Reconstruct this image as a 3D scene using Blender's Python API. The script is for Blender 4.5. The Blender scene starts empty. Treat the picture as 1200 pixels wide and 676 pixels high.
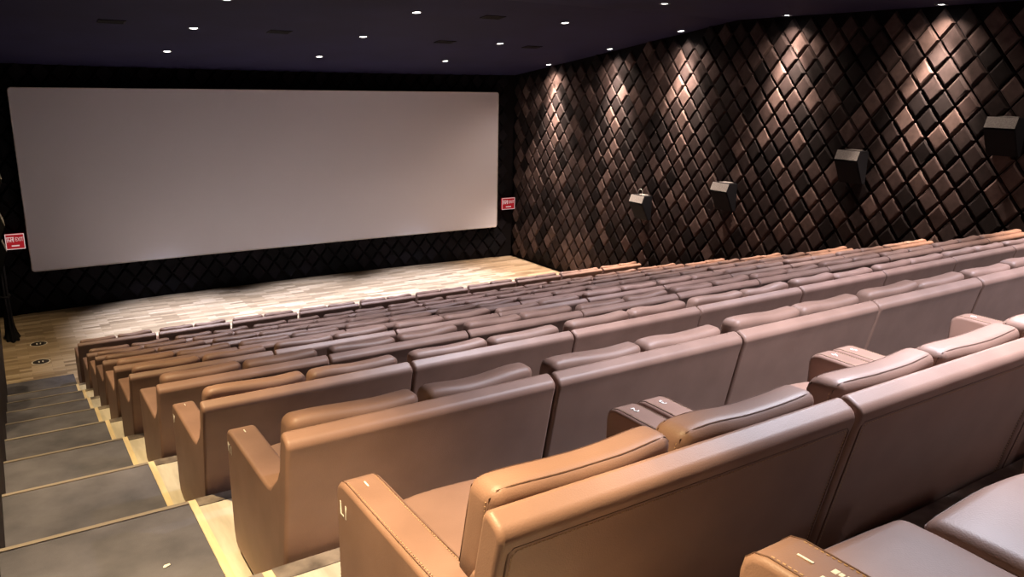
import bpy, bmesh, math, random
from mathutils import Vector, Matrix
R_ = random.Random(7)
scene = bpy.context.scene
COL = scene.collection
PI = math.pi

# ------------------------------------------------------------------ layout
PITCH, RISE = 1.3344, 0.3659        # row pitch and row rise
SOFA_H = 0.88
FLOOR_Z = -4.15                     # stage floor in front of the screen
WALL_R, WALL_L = 12.0, -0.89
SCREEN_Y = 17.9
def tier_z(r): return -SOFA_H - RISE * r
def nose_y(r): return PITCH * r + 1.41
def ceil_z(y): return 2.10 if y < 10.12 else 2.10 - 0.1365 * (y - 10.12)

# ------------------------------------------------------------------ helpers
def tag(o, label=None, cat=None, group=None, kind=None):
    if label: o['label'] = label
    if cat: o['category'] = cat
    if group: o['group'] = group
    if kind: o['kind'] = kind
    return o
def empty(name, loc=(0, 0, 0), rz=0.0):
    o = bpy.data.objects.new(name, None); COL.objects.link(o)
    o.location = loc; o.rotation_euler = (0, 0, rz); o.empty_display_size = .1
    return o
def link(name, mesh, parent=None):
    o = bpy.data.objects.new(name, mesh); COL.objects.link(o)
    if parent: o.parent = parent
    return o
def finish(bm, name, mats, angle=40):
    bmesh.ops.recalc_face_normals(bm, faces=bm.faces)
    me = bpy.data.meshes.new(name); bm.to_mesh(me); bm.free()
    for m in (mats if isinstance(mats, (list, tuple)) else [mats]): me.materials.append(m)
    if angle:
        for p in me.polygons: p.use_smooth = True
        me.set_sharp_from_angle(angle=math.radians(angle))
    return me
def bake(me, *mods):
    """apply modifiers to a mesh once, so that copies share the result"""
    o = bpy.data.objects.new('mesh_work', me); COL.objects.link(o)
    for kind, props in mods:
        m = o.modifiers.new(kind, kind)
        for k, v in props.items(): setattr(m, k, v)
    dg = bpy.context.evaluated_depsgraph_get(); dg.update()
    out = bpy.data.meshes.new_from_object(o.evaluated_get(dg), preserve_all_data_layers=True, depsgraph=dg)
    bpy.data.objects.remove(o); bpy.data.meshes.remove(me)
    return out
def box(bm, x0, x1, y0, y1, z0, z1, mi=0):
    vs = [bm.verts.new(p) for p in ((x0,y0,z0),(x1,y0,z0),(x1,y1,z0),(x0,y1,z0),(x0,y0,z1),(x1,y0,z1),(x1,y1,z1),(x0,y1,z1))]
    for f in ((0,3,2,1),(4,5,6,7),(0,1,5,4),(1,2,6,5),(2,3,7,6),(3,0,4,7)):
        fc = bm.faces.new([vs[i] for i in f]); fc.material_index = mi
    return vs
def prism(bm, pts, axis, a, b):
    """extrude a 2-D outline along x ('x': pts are y,z), or z ('z': pts are x,y), or y ('y': x,z)"""
    def v(p, t): return {'x': (t, p[0], p[1]), 'y': (p[0], t, p[1]), 'z': (p[0], p[1], t)}[axis]
    A = [bm.verts.new(v(p, a)) for p in pts]; B = [bm.verts.new(v(p, b)) for p in pts]
    n = len(pts)
    bm.faces.new(A); bm.faces.new(B[::-1])
    for i in range(n): bm.faces.new((A[i], A[(i+1) % n], B[(i+1) % n], B[i]))
def tube(bm, pts, r, n=6, closed=False):
    pts = [Vector(p) for p in pts]; rings = []
    N = len(pts)
    for i, p in enumerate(pts):
        if closed: t = pts[(i+1) % N] - pts[i-1]
        else: t = pts[min(i+1, N-1)] - pts[max(i-1, 0)]
        t.normalize()
        up = Vector((0, 0, 1)) if abs(t.z) < .9 else Vector((1, 0, 0))
        a = t.cross(up).normalized(); b = t.cross(a)
        rings.append([bm.verts.new(p + a*(r*math.cos(2*PI*k/n)) + b*(r*math.sin(2*PI*k/n))) for k in range(n)])
    for i in range(N if closed else N-1):
        A, B = rings[i], rings[(i+1) % N]
        for k in range(n): bm.faces.new((A[k], A[(k+1) % n], B[(k+1) % n], B[k]))
    if not closed: bm.faces.new(rings[0][::-1]); bm.faces.new(rings[-1])
def lathe(bm, prof, n=24, cap=True):
    rings = [[bm.verts.new((r*math.cos(2*PI*k/n), r*math.sin(2*PI*k/n), z)) for k in range(n)] for r, z in prof]
    for A, B in zip(rings, rings[1:]):
        for k in range(n): bm.faces.new((A[k], A[(k+1) % n], B[(k+1) % n], B[k]))
    if cap:
        bm.faces.new(rings[0]); bm.faces.new(rings[-1][::-1])
def arc(cx, cy, r, a0, a1, n=5):
    return [(cx + r*math.cos(math.radians(a0+(a1-a0)*i/n)), cy + r*math.sin(math.radians(a0+(a1-a0)*i/n))) for i in range(n+1)]

# ------------------------------------------------------------------ materials
def new_mat(name, col, rough=.5, spec=.5, metal=0.0):
    m = bpy.data.materials.new(name); m.use_nodes = True
    b = m.node_tree.nodes['Principled BSDF']
    b.inputs['Base Color'].default_value = (*col, 1); b.inputs['Roughness'].default_value = rough
    b.inputs['Specular IOR Level'].default_value = spec; b.inputs['Metallic'].default_value = metal
    return m, m.node_tree.nodes, m.node_tree.links, b
def noise_mix(nd, lk, b, c1, c2, scale, coord='Object', stretch=None, lo=.35, hi=.65, detail=4):
    tc = nd.new('ShaderNodeTexCoord'); n = nd.new('ShaderNodeTexNoise')
    n.inputs['Scale'].default_value = scale; n.inputs['Detail'].default_value = detail
    src = tc.outputs[coord]
    if stretch:
        mp = nd.new('ShaderNodeMapping'); mp.inputs['Scale'].default_value = stretch
        lk.new(src, mp.inputs['Vector']); src = mp.outputs['Vector']
    lk.new(src, n.inputs['Vector'])
    cr = nd.new('ShaderNodeValToRGB')
    cr.color_ramp.elements[0].position = lo; cr.color_ramp.elements[0].color = (*c1, 1)
    cr.color_ramp.elements[1].position = hi; cr.color_ramp.elements[1].color = (*c2, 1)
    lk.new(n.outputs['Fac'], cr.inputs['Fac']); lk.new(cr.outputs['Color'], b.inputs['Base Color'])
    return src, cr
def bump(nd, lk, b, src, scale, strength, dist=.002, kind='noise'):
    if kind == 'vor':
        n = nd.new('ShaderNodeTexVoronoi'); out = 'Distance'
    else:
        n = nd.new('ShaderNodeTexNoise'); n.inputs['Detail'].default_value = 3; out = 'Fac'
    n.inputs['Scale'].default_value = scale
    lk.new(src, n.inputs['Vector'])
    bp = nd.new('ShaderNodeBump'); bp.inputs['Strength'].default_value = strength; bp.inputs['Distance'].default_value = dist
    lk.new(n.outputs[out], bp.inputs['Height']); lk.new(bp.outputs['Normal'], b.inputs['Normal'])

def leather(name, c1, c2, rough=.52):
    m, nd, lk, b = new_mat(name, c1, rough, .5)
    src, cr = noise_mix(nd, lk, b, c1, c2, 5)
    oi = nd.new('ShaderNodeObjectInfo')               # each hide a little different
    mr = nd.new('ShaderNodeMapRange'); mr.inputs['To Min'].default_value = .9; mr.inputs['To Max'].default_value = 1.1
    hs = nd.new('ShaderNodeHueSaturation')
    lk.new(oi.outputs['Random'], mr.inputs['Value']); lk.new(mr.outputs['Result'], hs.inputs['Value'])
    lk.new(cr.outputs['Color'], hs.inputs['Color']); lk.new(hs.outputs['Color'], b.inputs['Base Color'])
    bump(nd, lk, b, src, 260, .22, .0012, 'vor')
    return m
LEATHER = leather('brown_leather', (.222, .127, .093), (.265, .154, .114))
SEAM, *_ = new_mat('dark_seam', (.12, .062, .042), .6)
THREAD, *_ = new_mat('pale_thread', (.50, .33, .20), .7)
BASEM, *_ = new_mat('sofa_base_cloth', (.03, .02, .018), .9)
PAINT, *_ = new_mat('white_marking_paint', (.80, .78, .72), .6)

m, nd, lk, b = new_mat('grey_carpet', (.1, .09, .085), .95, .1)
src, cr = noise_mix(nd, lk, b, (.080, .078, .096), (.155, .148, .178), 3.5, lo=.3, hi=.75, detail=8)
bump(nd, lk, b, src, 320, .5, .004); CARPET = m
m, nd, lk, b = new_mat('pale_tier_wood', (.5, .38, .24), .5)
noise_mix(nd, lk, b, (.42, .37, .29), (.62, .56, .46), 2.2, stretch=(6, 1, 1)); TIERWOOD = m
TIERCARPET, *_ = new_mat('dark_tier_carpet', (.06, .052, .048), .95, .1)
m, nd, lk, b = new_mat('yellow_edge_strip', (.6, .42, .2), .45)
noise_mix(nd, lk, b, (.58, .46, .27), (.76, .62, .40), 3, stretch=(6, 1, 1)); STRIP = m
NOSING, *_ = new_mat('worn_grey_nosing', (.24, .20, .17), .5, .5)
m, nd, lk, b = new_mat('dark_metal_nosing', (.05, .045, .04), .45, .5)
noise_mix(nd, lk, b, (.085, .066, .056), (.27, .22, .18), 9); DARKNOSE = m

# stage floor: short wood strips laid along the rows
m, nd, lk, b = new_mat('stage_wood', (.45, .33, .2), .30, .5)
tc = nd.new('ShaderNodeTexCoord')
br = nd.new('ShaderNodeTexBrick'); br.offset = .37
br.inputs['Color1'].default_value = (.0, .0, .0, 1); br.inputs['Color2'].default_value = (1, 1, 1, 1)
br.inputs['Mortar'].default_value = (.1, .1, .1, 1); br.inputs['Scale'].default_value = 1.0
br.inputs['Mortar Size'].default_value = .003; br.inputs['Brick Width'].default_value = .5; br.inputs['Row Height'].default_value = .10
lk.new(tc.outputs['Object'], br.inputs['Vector'])
cr = nd.new('ShaderNodeValToRGB'); cr.color_ramp.elements[0].color = (.27, .20, .13, 1); cr.color_ramp.elements[1].color = (.62, .50, .37, 1)
e = cr.color_ramp.elements.new(.5); e.color = (.46, .35, .235, 1)
lk.new(br.outputs['Color'], cr.inputs['Fac'])
mp = nd.new('ShaderNodeMapping'); mp.inputs['Scale'].default_value = (2, 40, 1); lk.new(tc.outputs['Object'], mp.inputs['Vector'])
gn = nd.new('ShaderNodeTexNoise'); gn.inputs['Scale'].default_value = 1.5; gn.inputs['Detail'].default_value = 5; lk.new(mp.outputs['Vector'], gn.inputs['Vector'])
mx = nd.new('ShaderNodeMix'); mx.data_type = 'RGBA'; mx.blend_type = 'MULTIPLY'; mx.inputs['Factor'].default_value = .55
g2 = nd.new('ShaderNodeValToRGB'); g2.color_ramp.elements[0].position = .3; g2.color_ramp.elements[0].color = (.5, .45, .4, 1); g2.color_ramp.elements[1].position = .7
lk.new(gn.outputs['Fac'], g2.inputs['Fac'])
lk.new(cr.outputs['Color'], mx.inputs['A']); lk.new(g2.outputs['Color'], mx.inputs['B']); lk.new(mx.outputs['Result'], b.inputs['Base Color'])
STAGE = m

QUILT = []
for i, c in enumerate([(.010, .0075, .008), (.024, .017, .017), (.045, .031, .030), (.082, .057, .053)]):
    m, nd, lk, b = new_mat('quilted_fabric_%s' % 'abcd'[i], c, .75, .12)
    src, _ = noise_mix(nd, lk, b, tuple(v*.78 for v in c), tuple(v*1.22 for v in c), 9, lo=.3, hi=.7)
    QUILT.append(m)
GROOVE, *_ = new_mat('black_backing', (.006, .005, .006), .9, .1)
QDARK = []
for i, c in enumerate([(.007, .007, .009), (.010, .009, .012)]):
    m, *_ = new_mat('dark_quilted_fabric_%s' % 'ab'[i], c, .85, .08); QDARK.append(m)
m, nd, lk, b = new_mat('ceiling_paint', (.02, .018, .04), .8, .2)
noise_mix(nd, lk, b, (.011, .011, .040), (.016, .016, .056), .8, lo=.3, hi=.7); CEIL = m
VENT, *_ = new_mat('black_vent', (.005, .005, .006), .7, .2)
m, nd, lk, b = new_mat('left_wall_panel', (.06, .045, .05), .8, .2)
noise_mix(nd, lk, b, (.050, .038, .044), (.075, .056, .062), 6); PANEL = m
m, nd, lk, b = new_mat('projection_screen_sheet', (.66, .66, .74), .85, .15)
SCREEN = m
FRAME, *_ = new_mat('screen_edge', (.55, .52, .52), .7)
SPK, *_ = new_mat('speaker_black', (.005, .005, .007), .7, .12)
m, nd, lk, b = new_mat('speaker_grille_grey', (.16, .15, .15), .6)
src, _ = noise_mix(nd, lk, b, (.15, .14, .14), (.23, .22, .21), 60); GRILLE = m
STEEL, *_ = new_mat('bracket_steel', (.45, .43, .42), .35, .5, 1.0)
RINGM, *_ = new_mat('downlight_trim', (.05, .05, .06), .5)
DRAPE, *_ = new_mat('black_drape', (.008, .008, .011), .85, .2)
PAPER, *_ = new_mat('paper_scrap_white', (.75, .72, .68), .8)
DECALB, *_ = new_mat('decal_black', (.018, .014, .014), .5)
DECALW, *_ = new_mat('decal_white', (.75, .72, .66), .5)
def emis(name, col, s):
    m = bpy.data.materials.new(name); m.use_nodes = True
    nd, lk = m.node_tree.nodes, m.node_tree.links
    nd.remove(nd['Principled BSDF']); e = nd.new('ShaderNodeEmission')
    e.inputs['Color'].default_value = (*col, 1); e.inputs['Strength'].default_value = s
    lk.new(e.outputs['Emission'], nd['Material Output'].inputs['Surface']); return m
LAMP = emis('lamp_lens', (1, .95, .9), 14)
SIGNRED = emis('sign_red', (.55, .022, .03), .55)
SIGNWHITE = emis('sign_white', (1, .72, .68), .62)

# ------------------------------------------------------------------ the setting
def struct(name, bm, mats, angle=0):
    o = link(name, finish(bm, name, mats, angle)); o['kind'] = 'structure'; return o
bm = bmesh.new(); box(bm, WALL_L, WALL_R, nose_y(8), 18.8, FLOOR_Z-.2, FLOOR_Z); struct('floor', bm, STAGE)
bm = bmesh.new(); box(bm, WALL_L, .085, nose_y(8)+.002, 13.6, FLOOR_Z, FLOOR_Z+.012); struct('floor_carpet', bm, CARPET)
for r in range(-2, 9):
    y0, y1, z = nose_y(r-1), nose_y(r), tier_z(r)
    zb = FLOOR_Z - .2
    xo = [0, 0, 0, 0, 0, 0, 0, .02, .05, .09, .1][r+2]          # the aisle widens a little towards the screen
    bm = bmesh.new(); box(bm, -.05+xo, WALL_R, y0, y1, zb, z)
    struct('floor_tier', bm, TIERCARPET)
    bm = bmesh.new(); box(bm, -.05+xo, .42, y0+.012, y1-.076, z, z+.004); struct('floor_end_board', bm, TIERWOOD)
    bm = bmesh.new(); box(bm, WALL_L, -.085+xo, y0, y1, zb, z); struct('floor_step', bm, CARPET)
    bm = bmesh.new(); box(bm, -.085+xo, -.05+xo, y0, y1+.004, zb, z+.006); struct('trim_edge', bm, STRIP)
    bm = bmesh.new(); box(bm, WALL_L, -.085+xo, y1-.022, y1+.006, z-.04, z+.006); struct('trim_nosing', bm, NOSING)
    bm = bmesh.new(); box(bm, -.05+xo, WALL_R, y1-.075, y1+.006, z-.05, z+.008); struct('trim_nosing', bm, DARKNOSE)

def quilt(bm, to3, u0, u1, w0, w1, skip, mats_n, seed, weights):
    """diamond cushions 0.40 m wide and 0.50 m tall in wall coordinates (u along, w up, d out)"""
    rr = random.Random(seed); hu, hw = .2, .2485
    i0, i1 = int((u0-8.6)/hu)-1, int((u1-8.6)/hu)+2
    j0, j1 = int((w0-1.1)/hw)-1, int((w1-1.1)/hw)+2
    for i in range(i0, i1):
        for j in range(j0, j1):
            if (i+j) % 2: continue
            cu, cw = 8.6+hu*i, 1.0965+hw*j
            if cu-hu < u0-.05 or cu+hu > u1+.05 or skip(cu, cw): continue
            mi = rr.choices(range(mats_n), weights)[0]
            tu, tw = rr.uniform(-.006, .006), rr.uniform(-.008, .008)      # no two cushions sit alike
            def ring(s, d, tilt):
                out = []
                for a, c in ((0, 1), (-1, 0), (0, -1), (1, 0)):
                    u, w = cu + a*hu*s, cw + c*hw*s
                    out.append(bm.verts.new(to3(u, w, d + (a*tu + c*tw if tilt else 0))))
                return out
            rs = [ring(.94, 0, 0), ring(.94, .012, 0), ring(.815, .056, 0), ring(.66, .062, 1)]
            for A, B in zip(rs, rs[1:]):
                for k in range(4):
                    f = bm.faces.new((A[k], A[(k+1) % 4], B[(k+1) % 4], B[k])); f.material_index = mi
            f = bm.faces.new(rs[-1]); f.material_index = mi
# right wall
bm = bmesh.new(); n = len(QUILT)
quilt(bm, lambda u, w, d: (WALL_R-d, u, w), -3, 18.0, -4.1, 2.3, lambda u, w: w+.25 > ceil_z(u+.2)+.12 or w < FLOOR_Z+.12 or (u < 12 and w < tier_z(max(-2, min(8, int(math.floor((u-1.41)/PITCH)+1))))-.4), n, 3, (3, 4, 4, 2.2))
for f in bm.faces: f.material_index += 0
box(bm, WALL_R, WALL_R+.1, -4, 18.6, FLOOR_Z-.2, 2.4, n)
struct('wall_right', bm, QUILT+[GROOVE])
# screen wall, bowed slightly away from the seats
def bow(x): return 18.32 - .30*((x-5.55)/6.45)**2
bm = bmesh.new()
quilt(bm, lambda u, w, d: (u, bow(u)-d, w), WALL_L, WALL_R-.06, -4.1, 1.0, lambda u, w: (.3 < u < 10.9 and -2.85 < w < .2) or w > .85 or w < FLOOR_Z+.15, 2, 5, (1, 1))
xs = [WALL_L-.1+i*(WALL_R-WALL_L+.2)/24 for i in range(25)]
for a, c in zip(xs, xs[1:]):
    vs = [bm.verts.new(q) for q in ((a, bow(a), FLOOR_Z-.2), (c, bow(c), FLOOR_Z-.2), (c, bow(c), 1.6), (a, bow(a), 1.6), (a, bow(a)+.1, FLOOR_Z-.2), (c, bow(c)+.1, FLOOR_Z-.2), (c, bow(c)+.1, 1.6), (a, bow(a)+.1, 1.6))]
    for q in ((0,1,2,3),(4,7,6,5)): f = bm.faces.new([vs[k] for k in q]); f.material_index = 2
struct('wall_front', bm, QDARK+[GROOVE])
# left wall: plain panelling that follows the steps, dark quilting above
bm = bmesh.new()
def slope(y): return max(FLOOR_Z, -.88-.2742*(y-1.41)+.2)
quilt(bm, lambda u, w, d: (WALL_L+d*.6, u, w), -3, 18.0, -4.1, 2.3, lambda u, w: w+.25 > ceil_z(u+.2)+.12 or w-.25 < slope(u-.2)+1.05, 2, 9, (1, 1))
box(bm, WALL_L-.1, WALL_L, -4, 18.6, FLOOR_Z-.2, 2.4, 2)
struct('wall_left', bm, QDARK+[PANEL])
# ceiling: level over the upper rows, then falling towards the screen
bm = bmesh.new()
prism(bm, [(-4, 2.10), (10.12, 2.10), (18.7, ceil_z(18.7)), (18.7, ceil_z(18.7)+.15), (10.12, 2.25), (-4, 2.25)], 'x', WALL_L-.1, WALL_R+.1)
struct('ceiling', bm, CEIL)
bm = bmesh.new(); box(bm, WALL_L-.1, WALL_R+.1, -4.1, -4.0, -1.5, 2.4); struct('wall_back', bm, QDARK[1])

# ------------------------------------------------------------------ projection screen
scr = empty('projection_screen', (5.59, SCREEN_Y, FLOOR_Z+.9))
tag(scr, 'large blank grey projection screen across the front wall', 'screen')
x0, x1, z0, z1, rc = -.186, 11.37, -3.21, .55, .06
def rrect(x0, x1, z0, z1, rc):
    return arc(x1-rc, z1-rc, rc, 0, 90) + arc(x0+rc, z1-rc, rc, 90, 180) + arc(x0+rc, z0+rc, rc, 180, 270) + arc(x1-rc, z0+rc, rc, 270, 360)
def sbow(x): return SCREEN_Y + .09*(1-((x-5.59)/5.78)**2)
bm = bmesh.new()
NX = 40
loc = Vector(scr.location)
def zlim(x):
    d = min(x-x0, x1-x)
    return rc - math.sqrt(max(0, rc*rc-(rc-d)**2)) if d < rc else 0
cols = sorted(set([x0+rc*(1-math.cos(a*PI/10)) for a in range(6)] + [x1-rc*(1-math.cos(a*PI/10)) for a in range(6)] + [x0+rc+(x1-x0-2*rc)*i/NX for i in range(1, NX)]))
prev = None
for x in cols:
    q = zlim(x); zz = [z0+q, z0+q+.4, -1.3, z1-q-.4, z1-q]
    cur = [bm.verts.new(Vector((x, sbow(x), z))-loc) for z in zz] + [bm.verts.new(Vector((x, sbow(x)+.04, z))-loc) for z in zz]
    if prev:
        for k in range(4):
            bm.faces.new((prev[k], cur[k], cur[k+1], prev[k+1])); bm.faces.new((prev[5+k], prev[6+k], cur[6+k], cur[5+k]))
        bm.faces.new((prev[0], prev[5], cur[5], cur[0])); bm.faces.new((prev[4], cur[4], cur[9], prev[9]))
    prev = cur
link('screen_sheet', finish(bm, 'screen_sheet', SCREEN, 30), scr)
bm = bmesh.new()
tube(bm, [Vector((x, sbow(x)-.002, z))-loc for x, z in
          [(x, z1-zlim(x)) for x in cols] + [(x, z0+zlim(x)) for x in cols[::-1]]], .012, 6, True)
link('screen_frame', finish(bm, 'screen_frame', FRAME, 60), scr)
bm = bmesh.new()
for x in (.6, 3.1, 5.6, 8.1, 10.6):
    for z in (-2.6, .1): box(bm, x-.03-loc.x, x+.03-loc.x, sbow(x)+.039-loc.y, bow(x)-.001-loc.y, z-.03-loc.z, z+.03-loc.z)
link('wall_mount', finish(bm, 'wall_mount', SPK, 0), scr)

# ------------------------------------------------------------------ sofas
SW = 1.138; HW = SW/2
LEAN = .225
def back_y(z): return LEAN*(SOFA_H-z)*.95           # rear face of the leaning back
prof = [(back_y(.03), .03), (back_y(.40), .40), (back_y(.80), .80)]
prof += [(.004, .846), (.005, .860), (.010, .873), (.021, .883), (.050, .897), (.062, .897), (.072, .890), (.079, .876), (.082, .858)]
prof += [(back_y(.5)+.085, .5), (back_y(.03)+.085, .03)]
bm = bmesh.new(); prism(bm, prof, 'x', -HW, HW)
ME_BACK = bake(finish(bm, 'backrest', LEATHER, 179), ('BEVEL', dict(width=.016, segments=4, limit_method='ANGLE', angle_limit=math.radians(50), harden_normals=False)), ('WEIGHTED_NORMAL', dict(keep_sharp=False, weight=80)))
for p in ME_BACK.polygons: p.use_smooth = True
# seams and stitching of the back
bm = bmesh.new()
ys = lambda z, o: back_y(z)-o
seam = [(-HW+.023, ys(z, .0012), z) for z in (.06, .3, .55, .78, .822)] + [(-HW+.034, ys(.833, .0012), .833)] + [(HW-.034, ys(.833, .0012), .833)] + [(HW-.023, ys(z, .0012), z) for z in (.822, .78, .55, .3, .06)]
tube(bm, seam, .0022, 6)
ME_SEAM = finish(bm, 'piping', SEAM, 60)
def dashes(bm, pts, step, ln, r):
    L = 0.0; nxt = 0.0
    for a, c in zip(pts, pts[1:]):
        a, c = Vector(a), Vector(c); d = (c-a).length; u = (c-a)/d if d else None
        while nxt < L+d:
            p = a+u*(nxt-L); tube(bm, [p-u*ln/2, p+u*ln/2], r, 4); nxt += step
        L += d
bm = bmesh.new()
dashes(bm, [(x*(1-.009/HW), y-.0004, z-.008) for x, y, z in seam], .011, .0065, .0011)
ME_STITCH = finish(bm, 'stitching', THREAD, 60)

# arm: flat top that sweeps up into the leaning back, rounded front corner
def arm_profile():
    f = lambda z: back_y(z)+.055
    p = [(f(.03)+.0, .03), (f(.3), .30), (f(.60), .60), (f(.74), .74), (f(.74)+.030, .738)]
    p += [(f(.68)+.052, .682), (.205, .636), (.236, .608), (.275, .595), (.33, .592)]
    p += [(.55, .594), (.78, .597)] + [(.835, .597), (.862, .590), (.879, .573), (.885, .548)]
    p += [(.883, .30), (.874, .10), (.855, .045), (.82, .03)]
    return p
bm = bmesh.new(); prism(bm, arm_profile(), 'x', -.06, .06)
ME_ARM = bake(finish(bm, 'armrest', LEATHER, 179), ('BEVEL', dict(width=.017, segments=4, limit_method='ANGLE', angle_limit=math.radians(50), harden_normals=False)), ('WEIGHTED_NORMAL', dict(keep_sharp=False, weight=80)))
for p in ME_ARM.polygons: p.use_smooth = True
bm = bmesh.new()
top = [q for q in arm_profile() if q[1] > .04 and q[0] > .2 or q[1] > .6][4:]
for s in (-1, 1):
    tube(bm, [(s*.047, y, z+.0002) for y, z in [(.29, .5945), (.55, .594), (.78, .597), (.835, .597), (.862, .590), (.879, .573), (.885, .548), (.883, .30), (.875, .12)]], .0016, 5)
ME_ARMSEAM = finish(bm, 'piping', SEAM, 60)
bm = bmesh.new()
for s in (-1, 1):
    dashes(bm, [(s*.0415, y, z+.0005) for y, z in [(.29, .5948), (.55, .5945), (.78, .5975), (.835, .5972)]], .011, .0065, .001)
ME_ARMSTITCH = finish(bm, 'stitching', THREAD, 60)

def cushion(hx, hy, hz, rad, puff, post, name, nx=12, ny=5, nz=9, seed=0, amp=.004):
    """rounded, slightly plump box; post() places it; also returns the mapping so that seams can follow it"""
    from mathutils import noise
    def mp(x, y, z):
        q = Vector((max(-hx+rad, min(hx-rad, x)), max(-hy+rad, min(hy-rad, y)), max(-hz+rad, min(hz-rad, z))))
        d = Vector((x, y, z))-q
        if d.length > 1e-9: d = d.normalized()*rad
        p = q+d
        a, c, e = p.x/hx, p.y/hy, p.z/hz
        p.y += puff*c*(1-a**4)*(1-e**4); p.z += puff*.7*e*(1-a**4)*(1-c*c*.6); p.x += puff*.4*a*(1-c*c*.6)*(1-e**4)
        nz_ = noise.noise_vector(Vector((p.x*6+seed*7.3, p.y*6, p.z*6)))*amp
        return post(p+nz_)
    def axis(h, n):
        inner = [-h+rad+(2*h-2*rad)*i/(n-1) for i in range(n)]
        e = [rad*math.tan(t*PI/4/3)/1.0 for t in (1, 2, 3)]
        return [inner[0]-v for v in e[::-1]]+inner+[inner[-1]+v for v in e]
    ax, ay, az = axis(hx, nx), axis(hy, ny), axis(hz, nz)
    bm = bmesh.new(); cache = {}
    def V(i, j, k):
        if (i, j, k) not in cache: cache[(i, j, k)] = bm.verts.new(mp(ax[i], ay[j], az[k]))
        return cache[(i, j, k)]
    I, J, K = len(ax)-1, len(ay)-1, len(az)-1
    for i in range(I):
        for j in range(J):
            for k in (0, K): bm.faces.new((V(i, j, k), V(i+1, j, k), V(i+1, j+1, k), V(i, j+1, k)))
        for k in range(K):
            for j in (0, J): bm.faces.new((V(i, j, k), V(i+1, j, k), V(i+1, j, k+1), V(i, j, k+1)))
    for j in range(J):
        for k in range(K):
            for i in (0, I): bm.faces.new((V(i, j, k), V(i, j+1, k), V(i, j+1, k+1), V(i, j, k+1)))
    return finish(bm, name, LEATHER, 80), mp

def soft(t): t = max(0, min(1, t)); return t*t*(3-2*t)
BACKC = []
for side in (-1, 1):
    for v in range(3):
        rv = random.Random(v*11+side)
        sag, tilt = rv.uniform(.001, .004), rv.uniform(-.005, .005)
        ph = rv.uniform(0, 6)
        def post(p, side=side, sag=sag, tilt=tilt, ph=ph):
            x, y, z = p
            zz = z+.640                                         # height above the tier
            if x*side > .1:                                     # the lower outer edge is cut back round the arm
                k = soft((.64-zz)/.07); x -= side*.098*k*soft((x*side-.1)/.1)
            up = soft((zz-.7)/.2)
            zz += up*(-sag*math.cos(x/.26*PI*.9+.4*side) + tilt*x/.26 + .003*math.sin(x*14+ph))
            if zz > .45: y += .0
            yy = back_y(zz)+.090+.062+y + .005*up*math.sin(x*9+ph)
            return Vector((x + side*.271, yy, zz))
        me, mp = cushion(.256, .056, .262, .036, .009, post, 'back_cushion', 14, 4, 10, v+side*3, .005)
        bm = bmesh.new()
        for yy in (-.040, .040):                                # seams round the front and rear panels
            lp = []
            hx, hz = .256, .262
            n = 14
            for i in range(n): lp.append((-hx+.02+(2*hx-.04)*i/(n-1), yy, hz))
            for i in range(8): lp.append((hx, yy, hz-.02-(2*hz-.04)*i/7))
            for i in range(n): lp.append((hx-.02-(2*hx-.04)*i/(n-1), yy, -hz))
            for i in range(8): lp.append((-hx, yy, -hz+.02+(2*hz-.04)*i/7))
            tube(bm, [mp(*q) for q in lp], .0019, 5, True)
        ms = finish(bm, 'piping', SEAM, 60)
        bm = bmesh.new()
        lp = [(side*-1*0+sx*.256, -.032, z) for sx in (-1,) for z in [(-.1+.33*i/10) for i in range(11)]]
        dashes(bm, [mp(*q) for q in lp], .011, .0065, .0012)
        lp = [(.256, -.032, z) for z in [(-.1+.33*i/10) for i in range(11)]]
        dashes(bm, [mp(*q) for q in lp], .011, .0065, .0012)
        mt = finish(bm, 'stitching', THREAD, 60)
        BACKC.append((side, v, me, ms, mt))
SEATC = []
for side in (-1, 1):
    def post(p, side=side):
        x, y, z = p
        z += -.018*soft((y-.1)/.25)*0 + .012*math.cos(x/.23*1.4)
        return Vector((x+side*.2245, y+.560, z+.372+.012*soft((y+.1)/.4)))
    me, mp = cushion(.2215, .315, .082, .034, .010, post, 'seat', 9, 11, 3, 5+side, .004)
    bm = bmesh.new()
    for zz in (.060,):
        hx, hy = .2215, .315; lp = []
        for i in range(9): lp.append((-hx+.02+(2*hx-.04)*i/8, -hy, zz))
        for i in range(9): lp.append((hx, -hy+.02+(2*hy-.04)*i/8, zz))
        for i in range(9): lp.append((hx-.02-(2*hx-.04)*i/8, hy, zz))
        for i in range(9): lp.append((-hx, hy-.02-(2*hy-.04)*i/8, zz))
        tube(bm, [mp(*q) for q in lp], .0026, 5, True)
    SEATC.append((me, finish(bm, 'piping', SEAM, 60)))
bm = bmesh.new(); box(bm, -HW+.122, HW-.122, .30, .845, .0, .285); 
ME_BASE = finish(bm, 'base', LEATHER, 0)
bm = bmesh.new()
for sx in (-1, 1):
    for y in (.25, .80): box(bm, sx*(HW-.06)-.03, sx*(HW-.06)+.03, y-.03, y+.03, 0, .034)
ME_FEET = finish(bm, 'foot', BASEM, 0)

def text_mesh(s, size):
    cu = bpy.data.curves.new('t', 'FONT'); cu.body = s; cu.size = size; cu.extrude = .0006; cu.align_x = 'CENTER'; cu.align_y = 'CENTER'
    o = bpy.data.objects.new('t', cu); COL.objects.link(o)
    dg = bpy.context.evaluated_depsgraph_get(); dg.update()
    me = bpy.data.meshes.new_from_object(o.evaluated_get(dg)); me.name = 'seat_number'
    bpy.data.objects.remove(o); bpy.data.curves.remove(cu)
    me.materials.clear(); me.materials.append(PAINT)
    return me
TXT = {}
def glyph(s, size):
    if (s, size) not in TXT: TXT[(s, size)] = text_mesh(s, size)
    return TXT[(s, size)]

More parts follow.
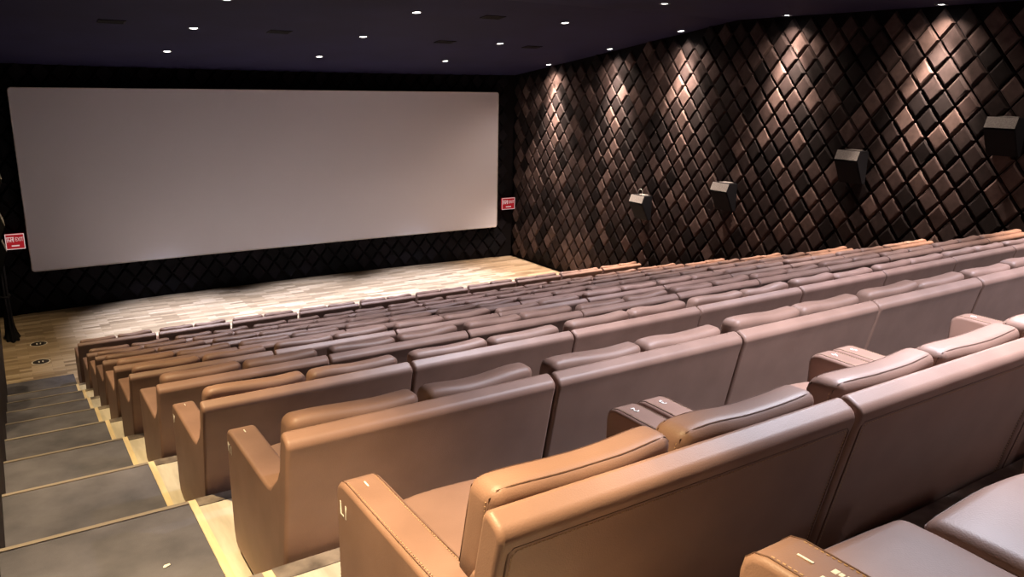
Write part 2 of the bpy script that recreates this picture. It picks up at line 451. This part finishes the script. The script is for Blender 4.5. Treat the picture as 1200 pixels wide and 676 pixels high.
ORD = ['first', 'second', 'third', 'fourth', 'fifth', 'sixth', 'seventh', 'eighth', 'ninth', 'tenth']
def add_top_number(arm, s):
    o = link('seat_number', glyph(s, .045), arm)
    o.location = (0, .80, .5985); o.rotation_euler = (math.radians(.5), 0, PI)
def add_side_number(arm, s):
    o = link('seat_number', glyph(s, .062), arm)
    o.location = (-.0607, .825, .515)
    o.rotation_euler = Matrix(((0, 0, -1), (-1, 0, 0), (0, 1, 0))).to_euler()
def sofa(x, y, z, r, s, label, near):
    root = empty('two_seat_sofa', (x+HW, y, z))
    rk = random.Random(r*37+s*5+3)
    tag(root, label, 'sofa', 'rows of brown leather cinema sofas')
    bk = link('backrest', ME_BACK, root)
    if near:
        link('piping', ME_SEAM, bk); link('stitching', ME_STITCH, bk)
    arms = []
    for sx in (-1, 1):
        a = link('armrest', ME_ARM, root); a.location = (sx*(HW-.0605), 0, 0); arms.append(a)
        if near:
            link('piping', ME_ARMSEAM, a)
            if r <= 0: link('stitching', ME_ARMSTITCH, a)
    for k in (0, 1):
        side, v, me, ms, mt = BACKC[k*3+rk.randrange(3)]
        c = link('back_cushion', me, root)
        c.location = (rk.uniform(-.003, .003), rk.uniform(0, .010), rk.uniform(-.010, .012) if near and r > 0 else rk.uniform(.002, .020) if r > 0 else 0)
        if near:
            link('piping', ms, c)
            if r <= 1: link('stitching', mt, c)
        st = link('seat', SEATC[k][0], root); st.location = (0, .045 if (r, k) == (-1, 0) else 0, rk.uniform(-.004, .004))
        if near: link('piping', SEATC[k][1], st)
    link('base', ME_BASE, root); link('foot_rail', ME_FEET, root)
    return root, arms

bm = bmesh.new(); rw = random.Random(4)               # rubbed-off white lettering in two lines on the nearest arm
for line in (-.018, .014):
    y = .755
    while y > .66:
        ln = rw.uniform(.005, .012); h = rw.uniform(.006, .010)
        box(bm, line-h, line+h*.6, y-ln, y, .5962, .5974); y -= ln+rw.uniform(.001, .004)
ME_WORN = finish(bm, 'worn_lettering', PAINT, 0)
X0 = {0: 0, 1: 0, 2: 0, 3: 0, 4: 0, 5: .03, 6: .06, 7: .10, 8: .11}
COUNT = {-1: 3, 0: 3, 1: 6, 2: 8, 3: 10, 4: 10, 5: 10, 6: 10, 7: 10, 8: 10}
ROWNAME = {9: 'front row by the stage', 8: 'second row from the stage', 7: 'third row from the stage', 6: 'fourth row from the stage',
           5: 'fifth row from the stage', 4: 'sixth row from the stage', 3: 'seventh row from the stage', 2: 'eighth row from the stage',
           1: 'row just ahead of the one lettered L', 0: 'row lettered L', -1: 'nearest row'}
LETTER = {-1: 'M', 0: 'L', 1: 'K', 2: 'J'}
def label_for(r, s):
    if (r, s) == (0, 0): return 'brown leather sofa beside the steps, its left arm marked L1'
    if (r, s) == (0, 1): return 'brown leather sofa, second from the aisle, left arm numbered 3'
    if (r, s) == (-1, 0): return 'nearest brown leather sofa, cut off at the bottom right, left arm marked M1'
    if s == 0: return 'brown leather sofa beside the aisle steps, %s' % ROWNAME[r]
    if s == 9 and r < 9: return 'brown leather sofa beside the right quilted wall, %s' % ROWNAME[r]
    if s == 9: return 'brown leather sofa beside the right quilted wall, front row'
    return 'brown leather sofa, %s from the aisle, %s' % (ORD[s], ROWNAME[r])
for r in range(-1, 9):
    x0 = .25 if r == -1 else X0[r]
    pitch = 1.15 if r == -1 else (11.5-x0)/10
    for s in range(COUNT[r]):
        root, arms = sofa(x0+s*pitch+(pitch-SW)/2, PITCH*r + (.10 if r == -1 else 0), tier_z(r), r, s, label_for(r, s), r <= 0)
        if r <= 2:
            add_top_number(arms[0], str(2*s+1)); add_top_number(arms[1], str(2*s+2))
            if s == 0: add_side_number(arms[0], LETTER[r]+'1')
            if (r, s) == (-1, 0): link('worn_lettering', ME_WORN, arms[0])
for s in range(10):
    sofa(.10+1.18*s+.02, 12.31, FLOOR_Z+.012, 9, s, label_for(9, s), False)

# ------------------------------------------------------------------ downlights
bm = bmesh.new(); lathe(bm, [(.095, 0), (.095, -.012), (.088, -.016), (.074, -.014), (.066, -.004), (.066, 0)], 28, False)
ME_RING = finish(bm, 'trim_ring', RINGM, 40)
bm = bmesh.new(); lathe(bm, [(.066, -.002), (.066, -.006), (.045, -.009), (.012, -.010)], 28, True)
ME_LENS = finish(bm, 'lens', LAMP, 60)
COLX = {'left wall': -.66, 'left': 2.5, 'middle': 5.57, 'right': 8.66, 'right wall': 11.68}
ROWY = [16.0, 13.6, 11.35, 8.72, 5.9, 3.15, .30, -2.4]
TINT = {'left wall': (1, .74, .40), 'left': (.95, .98, 1.13), 'middle': (.97, 1.0, 1.2), 'right': (.98, .98, 1.14), 'right wall': (1, .76, .60)}
STAGE_TINT = (.95, .96, 1.14)
def lamps(cn, k):
    if cn == 'right wall': return [('lamp_beam', 3200 if k < 3 else 2500, 60, 1.0), ('lamp_spill', 200, 130, 1.0)]
    if cn == 'left wall': return [('lamp_beam', [260, 360, 500, 560, 720, 860, 900, 560][k], [50, 60, 70, 70, 70, 70, 74, 104][k], [.8, .8, .8, .8, .8, .8, .5, .8][k])]
    return [('lamp_beam', [3900, 1600, 900, 900, 900, 740, 1000, 170][k], [52, 60, 60, 60, 64, 90, 112, 118][k], 1.0)]
place = {'left wall': 'along the left wall', 'left': 'in the second line from the left', 'middle': 'in the middle line', 'right': 'in the line left of the quilted wall', 'right wall': 'along the right quilted wall'}
for cn, cx in COLX.items():
    for k, y in enumerate(ROWY):
        z = ceil_z(y)
        root = empty('ceiling_downlight', (cx, y, z))
        root.rotation_euler = (math.atan(-.1365) if y > 10.12 else 0, 0, 0)
        tag(root, 'white ceiling downlight, %s from the screen %s' % (ORD[k], place[cn]), 'light', 'ceiling downlights')
        link('trim_ring', ME_RING, root); link('lens', ME_LENS, root)
        for kind, power, cone, blend in lamps(cn, k):
            ld = bpy.data.lights.new(kind, 'SPOT'); ld.energy = power; ld.color = STAGE_TINT if k == 0 and 'wall' not in cn else TINT[cn]; ld.shadow_soft_size = .05
            ld.spot_size = math.radians(cone); ld.spot_blend = blend
            lo = bpy.data.objects.new(kind, ld); COL.objects.link(lo); lo.location = (cx, y, z-.06)

# ------------------------------------------------------------------ air vents
for k, (vx, vy, lab) in enumerate([(1.22, 13.41, 'dark ceiling air vent left of the downlight grid'), (3.95, 13.55, 'dark ceiling air vent between the left and middle downlights'),
                     (7.41, 13.73, 'dark ceiling air vent between the middle and right downlights'), (7.05, 11.32, 'dark ceiling air vent nearer the seats, in the third downlight row'), (9.64, 13.83, 'dark ceiling air vent nearest the right quilted wall')]):
    root = empty('air_vent', (vx, vy, ceil_z(vy))); root.rotation_euler = (math.atan(-.1365), 0, 0)
    tag(root, lab, 'vent', 'ceiling air vents')
    bm = bmesh.new()
    for a in ((-.2, .2, -.12, -.1), (-.2, .2, .1, .12), (-.2, -.18, -.1, .1), (.18, .2, -.1, .1)): box(bm, *a, -.014, 0)
    link('vent_frame', finish(bm, 'vent_frame', VENT, 0), root)
    bm = bmesh.new()
    for i in range(5):
        y = -.075+.0375*i; prism(bm, [(y-.014, -.002), (y+.006, -.013), (y+.010, -.011), (y-.010, 0)], 'x', -.179, .179)
    link('louvre', finish(bm, 'louvre', VENT, 0), root)

# ------------------------------------------------------------------ wall speakers
def speaker(x, y, z, sgn, label, ring=False, k=1.0):
    """x is the wall face, sgn +1 points out along +x"""
    root = empty('wall_speaker', (x, y, z)); root.scale = (1, 1, 1)
    if sgn > 0: root.rotation_euler = (0, 0, 0)
    tag(root, label, 'speaker', 'wall speakers')
    S = lambda p: [(sgn*a*k, c) for a, c in p]
    bm = bmesh.new(); prism(bm, S([(.03, 0), (.27, 0), (.335, -.15), (.335, -.17), (.12, -.56), (.03, -.56)]), 'y', -.225, .225)
    bmesh.ops.bevel(bm, geom=bm.edges[:], offset=.006, segments=2, affect='EDGES')
    link('cabinet', finish(bm, 'cabinet', SPK, 30), root)
    bm = bmesh.new(); prism(bm, S([(.272, .002), (.276, .002), (.342, -.152), (.336, -.152)]), 'y', -.215, .215)
    link('front_panel', finish(bm, 'front_panel', GRILLE, 0), root)['label'] = 'grey upper front panel'
    bm = bmesh.new(); prism(bm, S([(.338, -.172), (.342, -.178), (.13, -.562), (.125, -.556)]), 'y', -.21, .21)
    link('grille', finish(bm, 'grille', SPK, 0), root)
    bm = bmesh.new(); box(bm, *sorted((sgn*-.0, sgn*.20*k)), -.11, .11, .0, .012); box(bm, *sorted((sgn*-.0, sgn*.034*k)), -.11, .11, -.35, .012)
    link('bracket', finish(bm, 'bracket', GRILLE, 0), root)
    if ring:
        bm = bmesh.new(); tube(bm, [(sgn*.2, .0+.07*math.cos(a*PI/8), .075+.07*math.sin(a*PI/8)) for a in range(16)], .008, 6, True)
        link('hanging_ring', finish(bm, 'hanging_ring', STEEL, 60), root)
RX = WALL_R-.045
speaker(RX, 12.37, -1.63, -1, 'grey-topped black wall speaker on the quilted wall nearest the screen, ring on top', True)
speaker(RX, 9.93, -1.07, -1, 'grey-topped black wall speaker on the quilted wall, second from the screen')
speaker(RX, 7.15, -.20, -1, 'grey-topped black wall speaker on the quilted wall, third from the screen')
speaker(RX, 4.74, .47, -1, 'grey-topped black wall speaker at the right edge, nearest the camera')
LX = WALL_L+.03
speaker(LX, 12.3, -1.50, 1, 'wall speaker on the left wall just before the exit sign, seen edge-on', k=.68)
speaker(LX, 9.9, -.74, 1, 'wall speaker on the left wall, second from the screen, seen edge-on', k=.68)
speaker(LX, 7.15, .10, 1, 'wall speaker on the left wall, third from the screen, seen edge-on', k=.68)

# ------------------------------------------------------------------ exit signs
def sign(xc, y, zc, w, h, label):
    root = empty('exit_sign', (xc, y, zc-h/2)); tag(root, label, 'sign', 'red exit signs')
    bm = bmesh.new(); box(bm, -w/2, w/2, -.03, .03, 0, h)
    bmesh.ops.bevel(bm, geom=bm.edges[:], offset=.008, segments=2, affect='EDGES')
    link('sign_box', finish(bm, 'sign_box', SIGNRED, 30), root)
    bm = bmesh.new(); t = .014
    for a in ((-w/2, w/2, 0, t), (-w/2, w/2, h-t, h), (-w/2, -w/2+t, t, h-t), (w/2-t, w/2, t, h-t)): box(bm, a[0], a[1], -.034, -.031, a[2], a[3])
    link('border', finish(bm, 'border', SIGNWHITE, 0), root)
    for s, x, z, sz in (('EXIT', .23*w, .63*h, .150*w*2.1),):
        me = text_mesh(s, h*.36).copy(); me.materials.clear(); me.materials.append(SIGNWHITE)
        xs_ = [v.co.x for v in me.vertices]; sc = (.40*w)/(max(xs_)-min(xs_))
        for v in me.vertices: v.co.x *= sc
        o = link('lettering', me, root); o.location = (x, -.0325, z); o.rotation_euler = (PI/2, 0, 0)
    bm = bmesh.new()                                        # left-hand word: short strokes hanging from a head line, too small to read
    box(bm, -.44*w, -.05*w, -.0335, -.031, .76*h, .80*h)
    for x, wd, lo_, hi_ in ((-.42, .03, .47, .77), (-.36, .05, .58, .66), (-.33, .025, .47, .77), (-.27, .06, .53, .62), (-.22, .025, .47, .77), (-.17, .06, .60, .68), (-.12, .025, .47, .77), (-.08, .025, .47, .77)):
        box(bm, x*w, (x+wd)*w, -.0334, -.031, lo_*h, hi_*h)
    link('lettering', finish(bm, 'lettering', SIGNWHITE, 0), root)
    bm = bmesh.new(); box(bm, -.20*w, .20*w, -.0335, -.031, .19*h, .27*h)
    link('underline', finish(bm, 'underline', SIGNWHITE, 0), root)
    bm = bmesh.new(); box(bm, -.05, .05, .03, bow(xc)-y-.001, h*.35, h*.65); link('wall_bracket', finish(bm, 'wall_bracket', SPK, 0), root)
sign(11.72, 17.86, -2.555, .44, .33, 'red EXIT sign right of the screen near the quilted wall')
sign(-.42, 17.86, -2.53, .34, .32, 'red EXIT sign left of the screen near the left wall')

# ------------------------------------------------------------------ floor stickers
def sticker(x, y, label):
    root = empty('floor_sticker', (x, y, FLOOR_Z)); tag(root, label, 'sticker', 'round floor stickers')
    bm = bmesh.new(); lathe(bm, [(.146, 0), (.146, .002)], 36); link('white_ring', finish(bm, 'white_ring', DECALW, 0), root)['label'] = 'white outer ring'
    bm = bmesh.new(); lathe(bm, [(.130, .002), (.130, .0035)], 36); link('black_disc', finish(bm, 'black_disc', DECALB, 0), root)['label'] = 'black centre disc'
    for s in (-1, 1):
        pts = [(s*.030+ax*.014, ay) for ax, ay in [(math.cos(a*PI/8)*(1.0 if math.sin(a*PI/8) > 0 else .75), .045*math.sin(a*PI/8)) for a in range(16)]]
        bm = bmesh.new(); prism(bm, pts, 'z', .0034, .0046); link('footprint', finish(bm, 'footprint', DECALW, 0), root)['label'] = 'white footprint'
sticker(-.31, 15.72, 'round black floor sticker with white footprints, farther of the two')
sticker(-.34, 14.58, 'round black floor sticker with white footprints, nearer the steps')

# ------------------------------------------------------------------ curtain by the left wall
root = empty('door_curtain', (-.74, 16.35, FLOOR_Z)); tag(root, 'black curtain bunched against the left wall below the exit sign', 'curtain')
bm = bmesh.new(); NA, NZ = 40, 14; rings = []
for j in range(NZ+1):
    t = j/NZ; z = .005+1.62*t
    flare = 1.0+.9*math.exp(-t*9); ring = []
    for i in range(NA):
        a = 2*PI*i/NA; rr = (1+.13*math.sin(a*7+t*1.5))*flare
        ring.append(bm.verts.new((max(-.105, .065*rr*math.cos(a)+.035*math.exp(-t*7)), .17*rr*math.sin(a), z)))
    rings.append(ring)
for A, B in zip(rings, rings[1:]):
    for i in range(NA): bm.faces.new((A[i], A[(i+1) % NA], B[(i+1) % NA], B[i]))
bm.faces.new(rings[0][::-1]); bm.faces.new(rings[-1])
link('drape', finish(bm, 'drape', DRAPE, 60), root)
bm = bmesh.new(); tube(bm, [(.0+.08*math.cos(a*PI/10), .19*math.sin(a*PI/10), .86) for a in range(20)], .022, 8, True)
link('tie_band', finish(bm, 'tie_band', DRAPE, 60), root)

# ------------------------------------------------------------------ litter on the steps
def scrap(x, y, z, rz, s, label):
    bm = bmesh.new()
    pts = [(-.022*s, -.008*s, .001), (.018*s, -.012*s, .004*s), (.026*s, .006*s, .001), (-.006*s, .012*s, .006*s), (-.02*s, .004*s, .002)]
    A = [bm.verts.new(q) for q in pts]; B = [bm.verts.new((q[0], q[1], q[2]+.0012)) for q in pts]
    bm.faces.new(A); bm.faces.new(B[::-1])
    for i in range(5): bm.faces.new((A[i], A[(i+1) % 5], B[(i+1) % 5], B[i]))
    o = link('paper_scrap', finish(bm, 'paper_scrap', PAPER, 0)); o.location = (x, y, z); o.rotation_euler = (0, 0, rz)
    tag(o, label, 'litter', 'paper scraps on the steps')
scrap(-.283, 2.23, tier_z(1)+.001, .5, .75, 'tiny white paper scrap on the nearest carpeted step')
scrap(-.845, 2.86, tier_z(2)+.001, 1.2, 1.0, 'torn paper scrap at the left wall on the second carpeted step')
scrap(-.50, 2.95, tier_z(2)+.001, -.4, .4, 'speck of paper in the middle of the second carpeted step')

# ------------------------------------------------------------------ camera, world, view
F, yaw, pit, rol = 925.526, .5877, -.2552, .0189
cy, sy = math.cos(yaw), math.sin(yaw)
f = Vector((sy*math.cos(pit), cy*math.cos(pit), math.sin(pit)))
r0 = Vector((cy, -sy, 0)); u0 = r0.cross(f)
rv = r0*math.cos(rol)+u0*math.sin(rol); uv = u0*math.cos(rol)-r0*math.sin(rol)
cd = bpy.data.cameras.new('camera'); cam = bpy.data.objects.new('camera', cd); COL.objects.link(cam)
M = Matrix((rv, uv, -f)).transposed().to_4x4(); M.translation = Vector((-.724, -1.116, .830))
cam.matrix_world = M
cd.sensor_width = 36; cd.lens = F/1200*36; cd.clip_start = .03; cd.clip_end = 100
scene.camera = cam
w = bpy.data.worlds.new('world'); scene.world = w; w.use_nodes = True
w.node_tree.nodes['Background'].inputs['Color'].default_value = (.55, .5, .75, 1)
w.node_tree.nodes['Background'].inputs['Strength'].default_value = .008
vs = scene.view_settings
scene.display_settings.display_device = 'sRGB'
vs.view_transform = 'Standard'; vs.look = 'None'; vs.gamma = 1.0; vs.use_curve_mapping = False; vs.exposure = 0.0
scene.cycles.use_denoising = True
scene.cycles.max_bounces = 6; scene.cycles.diffuse_bounces = 4; scene.cycles.sample_clamp_indirect = 5
